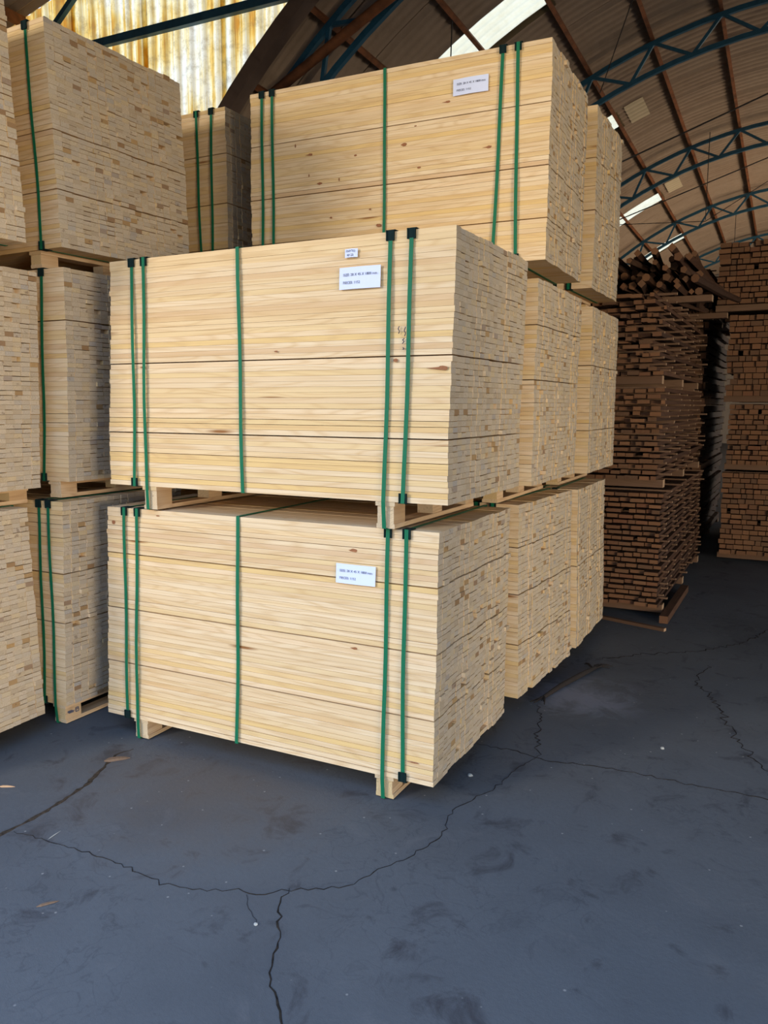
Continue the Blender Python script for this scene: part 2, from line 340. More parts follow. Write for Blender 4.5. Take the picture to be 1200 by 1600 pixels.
def gable():
    """translucent corrugated gable above the mouth of the vault, sheet by sheet"""
    root = empty('wall_gable', bp(0, 0, 0)); root.rotation_euler = (0, 0, PHI); tag(root, kind='structure')
    def zlow(x):
        d = (AR-0.02)**2-(x-AX)**2
        return (AZ+math.sqrt(d)) if d > 0 and AZ+math.sqrt(max(d, 0)) > 0 else 0.0
    def zhigh(x): return 8.79-abs(x)*2.43/9.7
    pitch = 0.19; x = -9.4; k = 0
    while x < 9.4:
        n = 6; m = MB(); c = 0
        w = pitch*n
        for i in range(n*4+3):
            xx = x+i*pitch/4
            if xx > 9.42: break
            yy = YW+0.022*math.sin(i*math.pi/2+0.4)+ (0.012 if k % 2 else 0)
            z0, z1 = zlow(xx), zhigh(xx)
            m.v += [(xx, yy, z0), (xx, yy, max(z1, z0+0.01))]; c += 1
        m.f = [(2*i, 2*i+1, 2*i+3, 2*i+2) for i in range(c-1)]
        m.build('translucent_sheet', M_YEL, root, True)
        x += w; k += 1
    # rim of the opening
    rim = MB()
    for a in range(-67, 67, 3):
        rim.beam(arc(a, YW-0.02, AR-0.10)-bp(0,0,0), arc(a+3.05, YW-0.02, AR-0.10), 0.16, 0.17, up=bp(0, 1, 0))
    o = rim.build('trim_1', M_BLACK); tag(o, kind='structure')
    for z, n_ in ((5.92, 0), (7.3, 1)):
        g = MB().beam(bp(-9.3, YW-0.10, z), bp(-4.6 if n_ == 0 else -3.0, YW-0.10, z), 0.07, 0.09).build('wall_girt', M_BLUE)
        tag(g, ['dark blue steel girt across the yellow translucent gable sheets', 'upper dark blue steel girt high on the translucent gable'][n_], 'beam')
    g = MB().beam(bp(-8.92, YW-0.14, 5.83), bp(-8.5, YW-0.14, 6.35), 0.06, 0.06).build('wall_brace', M_BLUE)
    g2 = MB().beam(bp(-8.92, YW-0.14, 5.83), bp(-7.9, YW-0.14, 6.6), 0.06, 0.06).build('wall_brace', M_BLUE)
    tag(g, 'steeper of two short dark blue braces on the gable, top left', 'brace'); tag(g2, 'flatter of two short dark blue braces on the gable, top left', 'brace')
gable()

def vault():
    root = empty('ceiling', bp(0, 0, 0)); root.rotation_euler = (0, 0, PHI); tag(root, kind='structure')
    def sheet(width, a0, a1, na, mat, name):
        m = MB(); pitch = 0.177; ny = int(width/pitch*4)+3
        for i in range(ny+1):
            yy = i*pitch/4; dr = 0.032*math.sin(i*math.pi/2)
            for j in range(na+1):
                a = math.radians(a0+(a1-a0)*j/na); r = AR+dr
                m.v.append((-r*math.sin(a), yy, r*math.cos(a)))
        for i in range(ny):
            for j in range(na): b = i*(na+1)+j; m.f.append((b, b+1, b+na+2, b+na+1))
        return m.mesh(name, mat, True)
    SW = 0.90; DA = 14.4
    me = sheet(SW, -0.35, DA+0.35, 5, M_ROOF, 'roof_sheet'); mk = sheet(SW, -0.35, DA+0.35, 5, M_SKY, 'roof_light')
    sky = {(i_, a_): 1 for i_ in (3, 9, 16, 22) for a_ in (24.3, 38.7)}
    for i in range(34):
        for j in range(9):
            a0 = round(-62.1+DA*j, 1)
            s_ = (i, a0) in sky or (i in (6, 12, 18) and a0 in (-47.7, -33.3))
            o = bpy.data.objects.new('roof_light' if s_ else 'roof_sheet', mk if s_ else me); COL.objects.link(o); o.parent = root
            o.rotation_euler = (0, -math.radians(a0), 0)
            rr = R.uniform(-0.006, 0.006)
            o.location = (AX+rr, YW+SW*i, AZ+R.uniform(-0.004, 0.01)+0.008*(j % 2))
    pm = sheet(0.86, 0, 2.5, 2, M_PATCH, 'roof_patch')
    for a0, yy in ((20.45, 16.2), (20.5, 22.0)):
        o = bpy.data.objects.new('roof_patch', pm); COL.objects.link(o); o.parent = root
        o.rotation_euler = (0, -math.radians(a0), 0); o.location = (AX+0.03*math.sin(math.radians(21)), yy, AZ-0.03)
        o['label'] = 'paler sheet patch'
    # purlins along the hall
    for kk in range(-8, 10):
        a = 24.3-7.2*3+7.2*(kk+0)
        p0, p1 = (AX-(AR-0.085)*math.sin(math.radians(a)), YW+0.1, AZ+(AR-0.085)*math.cos(math.radians(a))), None
        o = MB().box((0, 0, 0), (0.055, YE-YW-0.2, 0.11)).build('purlin', M_RUST, root)
        o.location = (p0[0], (YW+YE)/2, p0[2]); o.rotation_euler = (0, -math.radians(a), 0)
vault()
for x in (-8.95, -7.7, -6.45, -5.2):
    o = MB().beam(bp(x, 1.2, 8.75-abs(x)*0.2505-0.11), bp(x, YW-0.1, 8.75-abs(x)*0.2505-0.11), 0.07, 0.12).build('trim_2', M_RUST); tag(o, kind='structure')

def truss(y, label, bar_t=0.06):
    root = empty('roof_truss', bp(0, y, 0), PHI); tag(root, label, 'truss', None)
    RU, RL = AR-0.185, AR-0.60
    def P(a, r): return Vector((AX-r*math.sin(math.radians(a)), 0, AZ+r*math.cos(math.radians(a))))
    for nm, r in (('upper_chord', RU), ('lower_chord', RL)):
        m = MB(); st = 3.6; a = -67.5
        while a < 67.4:
            m.beam(P(a, r), P(a+st+0.1, r), 0.07, bar_t, up=(0, 1, 0)); a += st
        m.build(nm, M_BLUE, root)
    a = -62.1
    while a < 67:
        for b in (-3.6, 3.6):
            o = MB().beam(P(a, RU), P(a+b, RL), 0.045, 0.045, up=(0, 1, 0)).build('web_bar', M_BLUE, root)
        a += 7.2
    for a in (60.3, 31.5, -31.5, -60.3):   # small cleats that hold the purlins
        MB().box(P(a, RU+0.06), (0.05, 0.06, 0.09)).build('cleat', M_BLUE, root)
for y, l in ((8.45, 'nearest dark blue lattice roof truss just behind the gable opening'),
             (14.0, 'second dark blue lattice roof truss, crossing the upper right of the photo'),
             (19.75, 'third dark blue arched lattice roof truss from the gable opening'),
             (25.6, 'fourth dark blue arched lattice roof truss from the gable opening'),
             (32.0, 'farthest dark blue arched lattice roof truss, low above the brown timber')): truss(y, l)

def rods():
    pipe = MB().tube([bp(-5.66, 8.3, 5.05), bp(-4.09, 8.3, 5.82), bp(-3.4, 8.3, 6.14)], 0.055, 12).build('rusty_pipe', M_RUST, None, True)
    tag(pipe, 'fat rust-brown pipe slanting beside the nearest blue truss', 'pipe')
    def rod(pts, label, name='tie_rod', r=0.008, cat='rod', grp=None):
        o = MB().tube(pts, r, 6).build(name, M_ROD); tag(o, label, cat, grp)
    def A(a, y, r): return arc(a, y, r)
    rod([A(24.3, 14.2, 7.95), A(24.3, 14.2, 7.95)+Vector((0.0, 0.3, -0.01)), A(12, 10.0, 7.8)], 'thin dark cross rod slanting up from the second truss', 'cross_rod')
    q = A(14.0, 19.5, 8.1); rod([q, Vector((q[0], q[1], 5.60))], 'thin hanger rod dropping from the roof before the third truss', 'hanger_rod')
    rod([A(35, 19.5, 7.5), Vector((q[0], q[1], 5.57)), A(-4, 19.5, 7.5)], 'horizontal tie rod carried by the hanger rod', 'tie_rod')
    q = A(13, 27.5, 8.1); rod([q, Vector((q[0], q[1], 5.55))], 'thin hanger rod dropping before the fourth truss', 'hanger_rod')
    rod([A(33, 27.5, 7.5), Vector((q[0], q[1], 5.52)), A(-6, 27.5, 7.5)], 'far horizontal tie rod hanging before the farthest truss', 'tie_rod')
    q = A(31.5, 10.2, 8.1); rod([q, q+Vector((-0.45, 0.9, -1.9))], 'thin dark rod hanging before the big roof light', 'hanger_rod')
    rod([A(38.7, 21.0, 8.0), A(0, 21.5, 8.0)], 'long rusty sag rod across the roof beyond the third truss', 'sag_rod', 0.014)
    rod([A(37, 16.9, 7.85), A(4, 17.3, 7.85)], 'long rusty sag rod across the roof between second and third trusses', 'sag_rod', 0.016)
rods()

# ------------------------------------------------------------------ strapped pine bundles
L0, W0, ROWS, COLS = 1.735, 0.84, 46, 18
def bundle(xr, yf, zb, H, sx, sy, ps, label, seams=(), straps=(), W=W0, nparts=300, first=0, group='strapped pine bundles', pallet=0.095, skids=(-0.225, -1.535), papers=(), prot=True, seed=0):
    rn = random.Random(seed*13+5)
    root = empty('timber_bundle', (xr, yf, zb-pallet), ps); tag(root, label, 'timber bundle', group)
    SG = 0.0045; t = (H-SG*len(seams))/ROWS; z = pallet+H
    cw = W/COLS
    wobx = 0.0; boards = []; woby = 0.0
    colx = [rn.uniform(-0.0015, 0.0015)+0.004*math.sin(c*0.9+seed) for c in range(COLS)]
    for r in range(ROWS):
        if r in seams: z -= SG
        z -= t
        wobx = max(-0.010, min(0.010, wobx+rn.gauss(0, 0.0010))); woby = max(-0.006, min(0.006, woby+rn.gauss(0, 0.0007)))
        f = (z-pallet)/H; ox = sx*f+wobx; oy = sy*f+woby
        y = 0.0; ws = [cw*rn.uniform(0.93, 1.07) for _ in range(COLS)]; k = W/sum(ws); lastr = rn.uniform(-0.003, 0.003)
        for c in range(COLS):
            w = ws[c]*k; l = L0+rn.gauss(0, 0.0015)
            ex = rn.gauss(0, 0.0009)+colx[c]
            if rn.random() < (0.018 if c else 0): ex += rn.uniform(0.006, 0.014)
            if rn.random() < (0.016 if c else 0): ex -= rn.uniform(0.01, 0.04)
            dy = rn.gauss(0, 0.0006)
            gap = 0.0008 if rn.random() < (0.85 if c == 0 else 0.62) else rn.uniform(0.0014, 0.0026 if c == 0 else 0.0040)
            boards.append((c, (ox+ex-l/2, oy+y+w/2+dy, z+(t-gap)/2), (l, w-0.0012, t-gap)))
            y += w
    order = sorted(range(len(boards)), key=lambda i: (0 if boards[i][0] == 0 and first == 0 else 1, (boards[i][0]-first) if boards[i][0] >= first else 99-boards[i][0]))
    for i in order[:nparts]: piece('board', M_PINE, boards[i][1], boards[i][2], root)
    rest = order[nparts:]
    if rest:
        m = MB()
        for i in rest: m.box(boards[i][1], boards[i][2])
        o = m.build('inner_boards', M_PINE, root); o['kind'] = 'stuff'
    # pallet: skids across the bundle, three blocks each
    if pallet:
        for sxk in skids:
            sk = piece('skid_board', M_PINE_Y, (sxk, W/2, 0.009), (0.08, W-0.02, 0.018), root)
            piece('top_batten', M_PINE_Y, (sxk, W/2, pallet-0.0095), (0.085, W-0.01, 0.017), root)
            for yy in (0.06, W/2, W-0.06):
                b = MB().box((0, 0, 0), (0.072, 0.10, pallet-0.036)).build('block', M_PINE_Y, root); b.location = (sxk+rn.uniform(-.003, .003), yy, pallet/2)
    # straps
    th = 0.0016
    for (xt, xb, full, pr) in straps:
        z0 = 0.0 if full else pallet-0.001; z1 = pallet+H+0.0025; d = 0.0125
        wr = rn.uniform(-0.006, 0.006); path = []
        nseg = 8
        zp = pallet if full else z0
        for i in range(nseg+1):
            f = i/nseg; zz = zp+(z1-zp)*f; path.append((xb+(xt-xb)*f+wr*math.sin(f*math.pi)*(1 if 0 < f < 1 else 0), sy*f-d*(0.75+0.25*math.sin(f*9+wr*500)), zz))
        if full: path.insert(0, (xb, 0.0-0.004, 0.001))
        back = [(xt, W+sy+d*0.6, z1), (xb, W+d*0.6, zp)]
        if full: back.append((xb, W-0.01, 0.001))
        loop = path+back; m = MB()
        n = len(loop); c = Vector((0, W/2, pallet+H/2))
        for i in range(n):
            p = Vector(loop[i]); q = Vector(loop[(i+1) % n]); dd = (q-p).normalized(); nn = Vector((1, 0, 0)).cross(dd)
            if nn.dot(p-c) < 0: nn = -nn
            h = Vector((0.0085, 0, 0)); b = len(m.v)
            for pt in (p, q):
                for a_ in (-h, h):
                    for e_ in (-nn*th/2, nn*th/2): m.v.append(tuple(pt+a_+e_))
            m.f += [(b, b+1, b+3, b+2), (b+4, b+6, b+7, b+5), (b, b+4, b+5, b+1), (b+2, b+3, b+7, b+6), (b, b+2, b+6, b+4), (b+1, b+5, b+7, b+3)]
        s = m.build('strap', M_STRAP, root)
        if pr:
            ends = [(xt, sy, z1-0.001, -1)]
            if not full: ends.append((xb, 0, pallet, 1))
            for (px, py, pz, dn) in ends:
                # L-shaped edge protector: a leaf down the face, a leaf over the board, with two raised ribs
                pm = MB().box((px, py-0.0085, pz+dn*0.018), (0.034, 0.004, 0.038))
                pm.box((px, py+0.012, pz-dn*0.0015), (0.040, 0.044, 0.003))
                for e_ in (-0.0145, 0.0145): pm.box((px+e_, py-0.0115, pz+dn*0.018), (0.005, 0.006, 0.038))
                pm.build('edge_protector', M_PROT, s)
    for (x0, x1, f0, f1, lines, tilt) in papers:
        zc = pallet+H*(f0+f1)/2; fy = sy*(f0+f1)/2-0.0115; w = x1-x0; h = H*(f1-f0)
        pp = MB(); nx = 6
        for i in range(nx+1):
            u = i/nx-0.5; cv = 0.0025*math.cos(u*5)
            for a_, bz in ((0, -h/2), (0, h/2)):
                pp.v.append((u*w, -cv, bz)); pp.v.append((u*w, -cv+0.0006, bz))
        for i in range(nx):
            b = 4*i; pp.f += [(b, b+4, b+6, b+2), (b+1, b+3, b+7, b+5), (b, b+1, b+5, b+4), (b+2, b+6, b+7, b+3)]
        pp.f += [(0, 2, 3, 1), (4*nx, 4*nx+1, 4*nx+3, 4*nx+2)]
        po = pp.build('paper_notice', M_PAPER, root); po.location = ((x0+x1)/2, fy, zc); po.rotation_euler = (math.atan2(-sy, H)*1.0, tilt, 0)
        for (txt, size, lx, lz) in lines:
            cu = bpy.data.curves.new('printed_line', 'FONT'); cu.body = txt; cu.size = size; cu.extrude = 0.0002; cu.resolution_u = 2
            cu.materials.append(M_INK); tm = bpy.data.meshes.new_from_object(bpy.data.objects.new('text_source', cu)); tm.name = 'printed_line'; t_ = bpy.data.objects.new('printed_line', tm); COL.objects.link(t_); t_.parent = po
            t_.location = (lx, -0.0034, lz); t_.rotation_euler = (math.pi/2, 0, 0)
    return root

NOTE = [('SIZE: 20 X 45 X 1800 mm', 0.0142, -0.072, 0.008), ('PIECES: 1152', 0.0142, -0.072, -0.022)]
G1, G2 = 'pine bundles of the stack in the middle', 'pine bundles of the left row'
def straps5(a): return [(t, b, f, p) for (t, b, f, p) in a]
bundle(-1.213, 2.790, 0.101, 1.010, -0.021, 0.063, 0.007, 'pale pine bundle on the floor at front centre, nearest of the middle stack',
       (10, 22, 34), [(-1.639, -1.605, 0, 1), (-1.558, -1.544, 1, 1), (-0.974, -0.956, 0, 0), (-0.235, -0.226, 1, 1), (-0.153, -0.136, 0, 1)],
       W=0.89, skids=(-0.225, -1.535), papers=[(-0.468, -0.285, 0.765, 0.845, NOTE, 0.0)], group=G1, seed=1)
bundle(-1.176, 2.799, 1.225, 1.028, -0.002, 0.051, -0.007, 'pale pine bundle with a small and a large paper notice, front middle tier',
       (21, 35), [(-1.593, -1.571, 0, 1), (-1.519, -1.499, 1, 1), (-0.990, -0.950, 0, 0), (-0.267, -0.267, 1, 1), (-0.178, -0.183, 0, 1)],
       W=0.86, skids=(-0.268, -1.495), papers=[(-0.488, -0.305, 0.80, 0.882, NOTE, 0.0), (-0.465, -0.408, 0.918, 0.950, [('PHYTO', 0.0125, -0.021, 0.003), ('47-23', 0.0125, -0.017, -0.012)], 0.0)], group=G1, pallet=0.107, seed=2)
M_KNOT = plain('red_brown_knot', (0.30, 0.125, 0.055), 0.7, 0, 0.4, 90, 0.2)
def knot(parent, x, z, fy, w, h, tail=0.0, seed=1):
    rn = random.Random(seed); m = MB(); n = 12
    for k_, y in ((0, fy), (1, fy-0.0007)):
        for j in range(n):
            t = 2*math.pi*j/n; q = rn.uniform(0.8, 1.15) if k_ == 0 else 1
            r = q*(1-0.15*k_); dx = math.cos(t)*w/2*r; dz = math.sin(t)*h/2*r
            if tail and j == n//2: dx -= tail; dz = 0
            m.v.append((x+dx, y, z+dz))
    m.f = [tuple(range(n, 2*n))]+[(j, (j+1) % n, n+(j+1) % n, n+j) for j in range(n)]
    return m.build('knot', M_KNOT, parent)
def knots(root, pallet, H, sy, data):
    for i, (x, f, w, h, tl) in enumerate(data): knot(root, x, pallet+H*f, sy*f-0.0022, w, h, tl, i+3)
def marks(parent, name, x, y, z, strokes, mat, sc=1.0, axis=0, seed=3):
    rn = random.Random(seed); m = MB()
    for (a, b, c, d) in strokes:
        if axis == 0: m.beam((x+a*sc, y, z+b*sc), (x+c*sc, y, z+d*sc), 0.0012, 0.0030*min(1, sc*1.2))
        else: m.beam((x, y+a*sc, z+b*sc), (x, y+c*sc, z+d*sc), 0.0012, 0.0030*min(1, sc*1.2))
    return m.build(name, mat, parent)
PEN = [(0, 0, 0.006, 0.004), (0.006, 0.004, 0.0, 0.008), (-0.002, 0.022, 0.006, 0.030), (0.006, 0.030, -0.001, 0.036), (-0.001, 0.036, 0.007, 0.042), (0.008, 0.05, 0.012, 0.062), (0.012, 0.062, 0.006, 0.07), (0.006, 0.07, 0.012, 0.085),
       (-0.018, 0.06, -0.014, 0.07), (-0.014, 0.07, -0.02, 0.078), (-0.02, 0.078, -0.015, 0.088)]
B2ROOT = [o for o in COL.objects if o.name.startswith('timber_bundle')][-1]
knots(B2ROOT, 0.107, 1.028, 0.051, [(-0.037, 0.498, 0.045, 0.017, 0.05), (-0.79, 0.577, 0.018, 0.007, 0), (-1.523, 0.527, 0.022, 0.012, 0.02), (-0.235, 0.53, 0.02, 0.014, 0)])
B1ROOT = [o for o in COL.objects if o.name.startswith('timber_bundle')][0]
knots(B1ROOT, 0.095, 1.010, 0.063, [(-0.392, 0.901, 0.035, 0.014, 0.01), (-0.373, 0.502, 0.022, 0.012, 0.012), (-1.712, 0.927, 0.024, 0.018, 0), (-1.436, 0.975, 0.020, 0.006, 0), (-0.09, 0.083, 0.05, 0.006, 0.02)])
marks(B2ROOT, 'pen_mark', -0.205, 0.0265, 0.110+1.028*0.565, PEN, M_INKB, 1.0)
bundle(-1.196, 4.033, 2.313, 1.033, 0.008, 0.015, 0.034, 'topmost pine bundle at the back with a white notice near its upper right',
       (13, 26, 37), [(-1.644, -1.644, 0, 1), (-1.576, -1.570, 0, 1), (-0.877, -0.877, 0, 0), (-0.235, -0.265, 0, 1), (-0.158, -0.145, 0, 1)],
       W=0.83, papers=[(-0.492, -0.306, 0.808, 0.885, NOTE, 0.0)], group=G1, pallet=0.11, skids=(-0.55, -1.45), seed=3)
B3ROOT = [o for o in COL.objects if o.name.startswith('timber_bundle')][-1]
knots(B3ROOT, 0.11, 1.033, 0.015, [(-1.332, 0.637, 0.032, 0.013, 0.02), (-1.427, 0.694, 0.009, 0.022, 0), (-0.762, 0.618, 0.03, 0.016, 0.01), (-0.70, 0.70, 0.014, 0.007, 0), (-0.522, 0.79, 0.03, 0.012, 0.02), (-0.298, 0.55, 0.03, 0.014, 0.02),
    (-1.271, 0.482, 0.034, 0.014, 0), (-0.908, 0.235, 0.03, 0.018, 0), (-0.677, 0.497, 0.022, 0.010, 0), (-1.05, 0.60, 0.018, 0.010, 0), (-1.34, 0.53, 0.008, 0.016, 0), (-1.15, 0.49, 0.007, 0.018, 0), (-1.20, 0.30, 0.014, 0.010, 0), (-0.96, 0.32, 0.014, 0.010, 0)])
GEN = [(-1.62, -1.60, 0, 1), (-1.54, -1.53, 0, 1), (-0.95, -0.95, 0, 0), (-0.24, -0.23, 0, 1), (-0.15, -0.14, 0, 1)]
bundle(-1.235, 3.883, 0.100, 1.005, -0.008, 0.006, -0.048, 'floor-level pine bundle right behind the front one, showing grey board ends', (10, 21, 33), GEN, W=0.86, group=G1, seed=4)
bundle(-1.164, 3.841, 1.208, 0.990, 0, 0.008, 0.013, 'middle-tier pine bundle directly under the topmost notice bundle', (10, 22), GEN, W=0.86, group=G1, seed=5)
bundle(-1.194, 4.902, 0.099, 0.993, -0.009, 0.001, 0.023, 'floor-level pine bundle farthest back in the middle stack, beside the brown timber', (22,), GEN, W=0.825, group=G1, seed=6)
bundle(-1.190, 5.077, 1.178, 1.021, -0.006, 0.001, 0.016, 'middle-tier pine bundle farthest back in the middle stack', (16, 34), GEN, group=G1, pallet=0.082, seed=7)
bundle(-1.212, 5.10, 2.311, 1.06, -0.005, 0, 0.0, 'topmost pine bundle farthest back, its end right of the notice bundle', (13, 26), GEN, W=0.76, group=G1, pallet=0.108, seed=8)
# left row
LS = [(-0.141, -0.139, 0, 1), (-0.074, -0.061, 1, 1), (-1.60, -1.6, 0, 1), (-1.53, -1.53, 0, 1)]
bundle(-3.202, 1.787, 0.100, 1.017, -0.024, -0.031, 0, 'pine bundle at the left edge of the photo, standing on the floor', (), [(-0.14, -0.14, 0, 1), (-1.6, -1.6, 0, 1)], group=G2, nparts=300, first=7, skids=(-0.32, -1.5), seed=9)
bundle(-3.271, 1.876, 1.198, 1.017, 0.018, 0.023, 0, 'middle-tier pine bundle at the left edge with yellowed and grey board ends', (), [(-0.14, -0.14, 0, 1), (-1.6, -1.6, 0, 1)], group=G2, first=7, skids=(-0.13, -1.6), pallet=0.077, seed=10)
bundle(-3.168, 1.778, 2.319, 1.013, -0.030, -0.026, 0, 'topmost pine bundle in the upper left corner of the photo', (18, 30), [(-0.14, -0.14, 0, 1), (-1.6, -1.6, 0, 1)], group=G2, first=9, skids=(-0.35, -1.6), pallet=0.10, seed=11)
bundle(-3.197, 2.734, 0.100, 1.029, 0.019, 0.024, 0, 'floor-level pine bundle of the left row with two green straps and knotty ends', (16, 27), LS, group=G2, skids=(-0.055, -1.65), seed=12)
bundle(-3.204, 2.819, 1.221, 1.026, 0.016, 0.016, 0, 'narrow-looking pine bundle of the left row seen beside the small-notice bundle', (11,), [(-0.123, -0.154, 0, 1), (-1.6, -1.6, 0, 1)], group=G2, skids=(-0.10, -1.6), pallet=0.083, seed=13)
bundle(-3.187, 2.835, 2.339, 1.013, -0.015, -0.033, -0.036, 'big topmost pine bundle of the left row below the yellow translucent sheets', (22, 34), [(-0.133, -0.130, 0, 1), (-1.6, -1.6, 0, 1)], W=0.887, group=G2, skids=(-0.20, -1.5), pallet=0.081, seed=14)
STAMP = [(0, 0, 0.05, 0), (0, 0.006, 0.035, 0.006), (0.008, -0.006, 0.045, -0.006), (0.06, -0.012, 0.06, 0.012), (0.06, 0.012, 0.082, 0.012), (0.082, 0.012, 0.082, -0.012), (0.082, -0.012, 0.06, -0.012), (0.064, 0, 0.078, 0.006)]
BB = [o for o in COL.objects if o.name.startswith('timber_bundle')]
marks(BB[11], 'ink_stamp', -0.055+0.041, 0.020, 0.052, STAMP, M_INK, 0.85, 1)
marks(BB[9], 'ink_stamp', -0.13+0.041, 0.38, 0.042, STAMP, M_INK, 0.85, 1)
for zi, (zb, nm) in enumerate(((0.1, 'lowest pine bundle of the left row behind the two-strap bundle, mostly hidden'), (1.24, 'middle pine bundle at the back of the left row, mostly hidden'))):
    bundle(-3.25, 4.17, zb, 1.04 if zi == 0 else 1.02, 0, 0, 0, nm, (15, 30), [(-0.2, -0.2, 0, 1)], group=G2, nparts=0, seed=15+zi)
LCX, LCY = -3.25, 4.18
bundle(LCX, LCY, 2.36, 1.035, 0.0, 0.0, 0, 'topmost back pine bundle of the left row, half hidden by the notice bundle', (12, 25, 37), [(-0.219, -0.199, 0, 1), (-0.104, -0.120, 0, 1), (-1.6, -1.6, 0, 1)], group=G2, seed=17)

# ------------------------------------------------------------------ brown air-drying timber
def dark_stack(x0, x1, y0, y1, z0, z1, rows, label, group, stick=0.012, mess=0.02, protr=0.05, nparts=300, seed=0, logs=False, wmin=0.045, wmax=0.12, tilt=0.0):
    rn = random.Random(seed*31+3)
    root = empty('timber_stack', ((x0+x1)/2, y0, z0)); tag(root, label, 'timber stack', group)
    xm = (x0+x1)/2; wx = (x1-x0); t = (z1-z0-0.06)/rows
    ly = y1-y0; cnt = 0; rest = MB()
    nb = 3
    for i in range(nb):       # bearers under the stack, laid across
        yy = 0.15+(ly-0.3)*i/(nb-1)
        piece('bearer', M_STICK, (0, yy, 0.03), (wx+0.04, 0.09, 0.06), root)
    for r in range(rows):
        z = 0.06+t*r; x = -wx/2+rn.uniform(-mess, mess); xe = wx/2+rn.uniform(-mess, mess)*1.3
        while x < xe-0.02:
            w = min(rn.uniform(wmin, wmax), xe-x)
            if w < 0.02: break
            if rn.random() < 0.035: x += w*0.5; continue
            dy0 = rn.gauss(0, mess*1.2); l = ly-0.0+rn.gauss(0, mess*1.5)
            hh = (t-stick)*rn.uniform(0.84, 1.0)
            c = (x+w/2, l/2+dy0, z+hh/2); d = (w-rn.uniform(0.003, 0.008), l, hh)
            if cnt < nparts and (x > wx/2-0.75 or cnt < nparts*0.6):
                piece('board', M_DARK, c, d, root, (rn.gauss(0, tilt), rn.gauss(0, tilt), rn.gauss(0, tilt*1.5))); cnt += 1
            else: rest.box(c, d)
            x += w
        if stick > 0.004:
            for i in range(5):
                yy = 0.16+(ly-0.32)*i/4+rn.uniform(-0.05, 0.05); pr = rn.uniform(0, protr)
                piece('sticker', M_STICK, (pr/2, yy, z+t-stick/2), (wx+pr, 0.03, stick), root)
    if rest.v: o = rest.build('inner_boards', M_DARK, root); o['kind'] = 'stuff'
    return root
GD, GE = 'brown stickered timber stacks behind the pine', 'brown timber stacks at the right edge'
DX0, DX1 = -2.05, -0.90
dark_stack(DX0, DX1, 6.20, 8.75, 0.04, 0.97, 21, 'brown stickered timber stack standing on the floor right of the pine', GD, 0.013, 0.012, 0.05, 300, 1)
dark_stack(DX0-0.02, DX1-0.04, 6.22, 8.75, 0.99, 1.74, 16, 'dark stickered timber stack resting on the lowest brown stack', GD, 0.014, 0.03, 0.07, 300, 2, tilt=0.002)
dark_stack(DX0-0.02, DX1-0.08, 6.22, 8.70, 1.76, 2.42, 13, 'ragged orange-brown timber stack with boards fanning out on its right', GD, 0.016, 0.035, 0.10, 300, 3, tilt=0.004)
def heap():
    rn = random.Random(77)
    root = empty('timber_heap', (-1.35, 6.9, 2.43)); tag(root, 'loose dark heap of round-ended billets on top of the ragged stack', 'timber heap')
    for b in range(2): MB().box((0.0, 0.25+1.4*b, 0.025), (1.25, 0.10, 0.05)).build('bearer', M_STICK, root)
    z = 0.05
    for r in range(5):
        x = -0.55+rn.uniform(-0.04, 0.04)
        while x < 0.52:
            rad = rn.uniform(0.022, 0.036); l = rn.uniform(1.2, 1.9); y0 = rn.uniform(-0.35, 0.35)
            a = rn.gauss(0, 0.07); zz = z+rad+rn.uniform(0, 0.02); n = rn.choice((4, 5, 7))
            m = MB().tube([(x+rad, y0, zz), (x+rad+a*l*0.5, y0+l*0.5, zz+rn.gauss(0, 0.01)), (x+rad+a*l, y0+l, zz)], [rad, rad*0.95, rad*0.85], n)
            m.build('billet', M_DARK, root); x += rad*2.05+rn.uniform(0, 0.01)
        z += 0.062
heap()
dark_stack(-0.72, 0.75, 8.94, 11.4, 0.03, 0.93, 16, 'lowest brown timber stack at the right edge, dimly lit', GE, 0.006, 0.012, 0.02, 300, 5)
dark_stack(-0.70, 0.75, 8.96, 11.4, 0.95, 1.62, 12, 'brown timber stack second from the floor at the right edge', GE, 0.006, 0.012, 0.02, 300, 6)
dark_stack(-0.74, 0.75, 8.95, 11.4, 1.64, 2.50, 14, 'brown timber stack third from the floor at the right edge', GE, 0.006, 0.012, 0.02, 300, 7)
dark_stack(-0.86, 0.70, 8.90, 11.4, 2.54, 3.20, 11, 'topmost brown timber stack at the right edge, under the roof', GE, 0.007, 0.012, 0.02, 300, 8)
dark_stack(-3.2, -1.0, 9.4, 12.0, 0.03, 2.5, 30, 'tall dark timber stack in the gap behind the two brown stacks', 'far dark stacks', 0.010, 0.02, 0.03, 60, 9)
dark_stack(-3.2, -0.98, 9.45, 12.0, 2.52, 3.05, 8, 'upper dark timber stack glimpsed in the gap behind the two brown stacks', 'far dark stacks', 0.010, 0.02, 0.03, 60, 10)

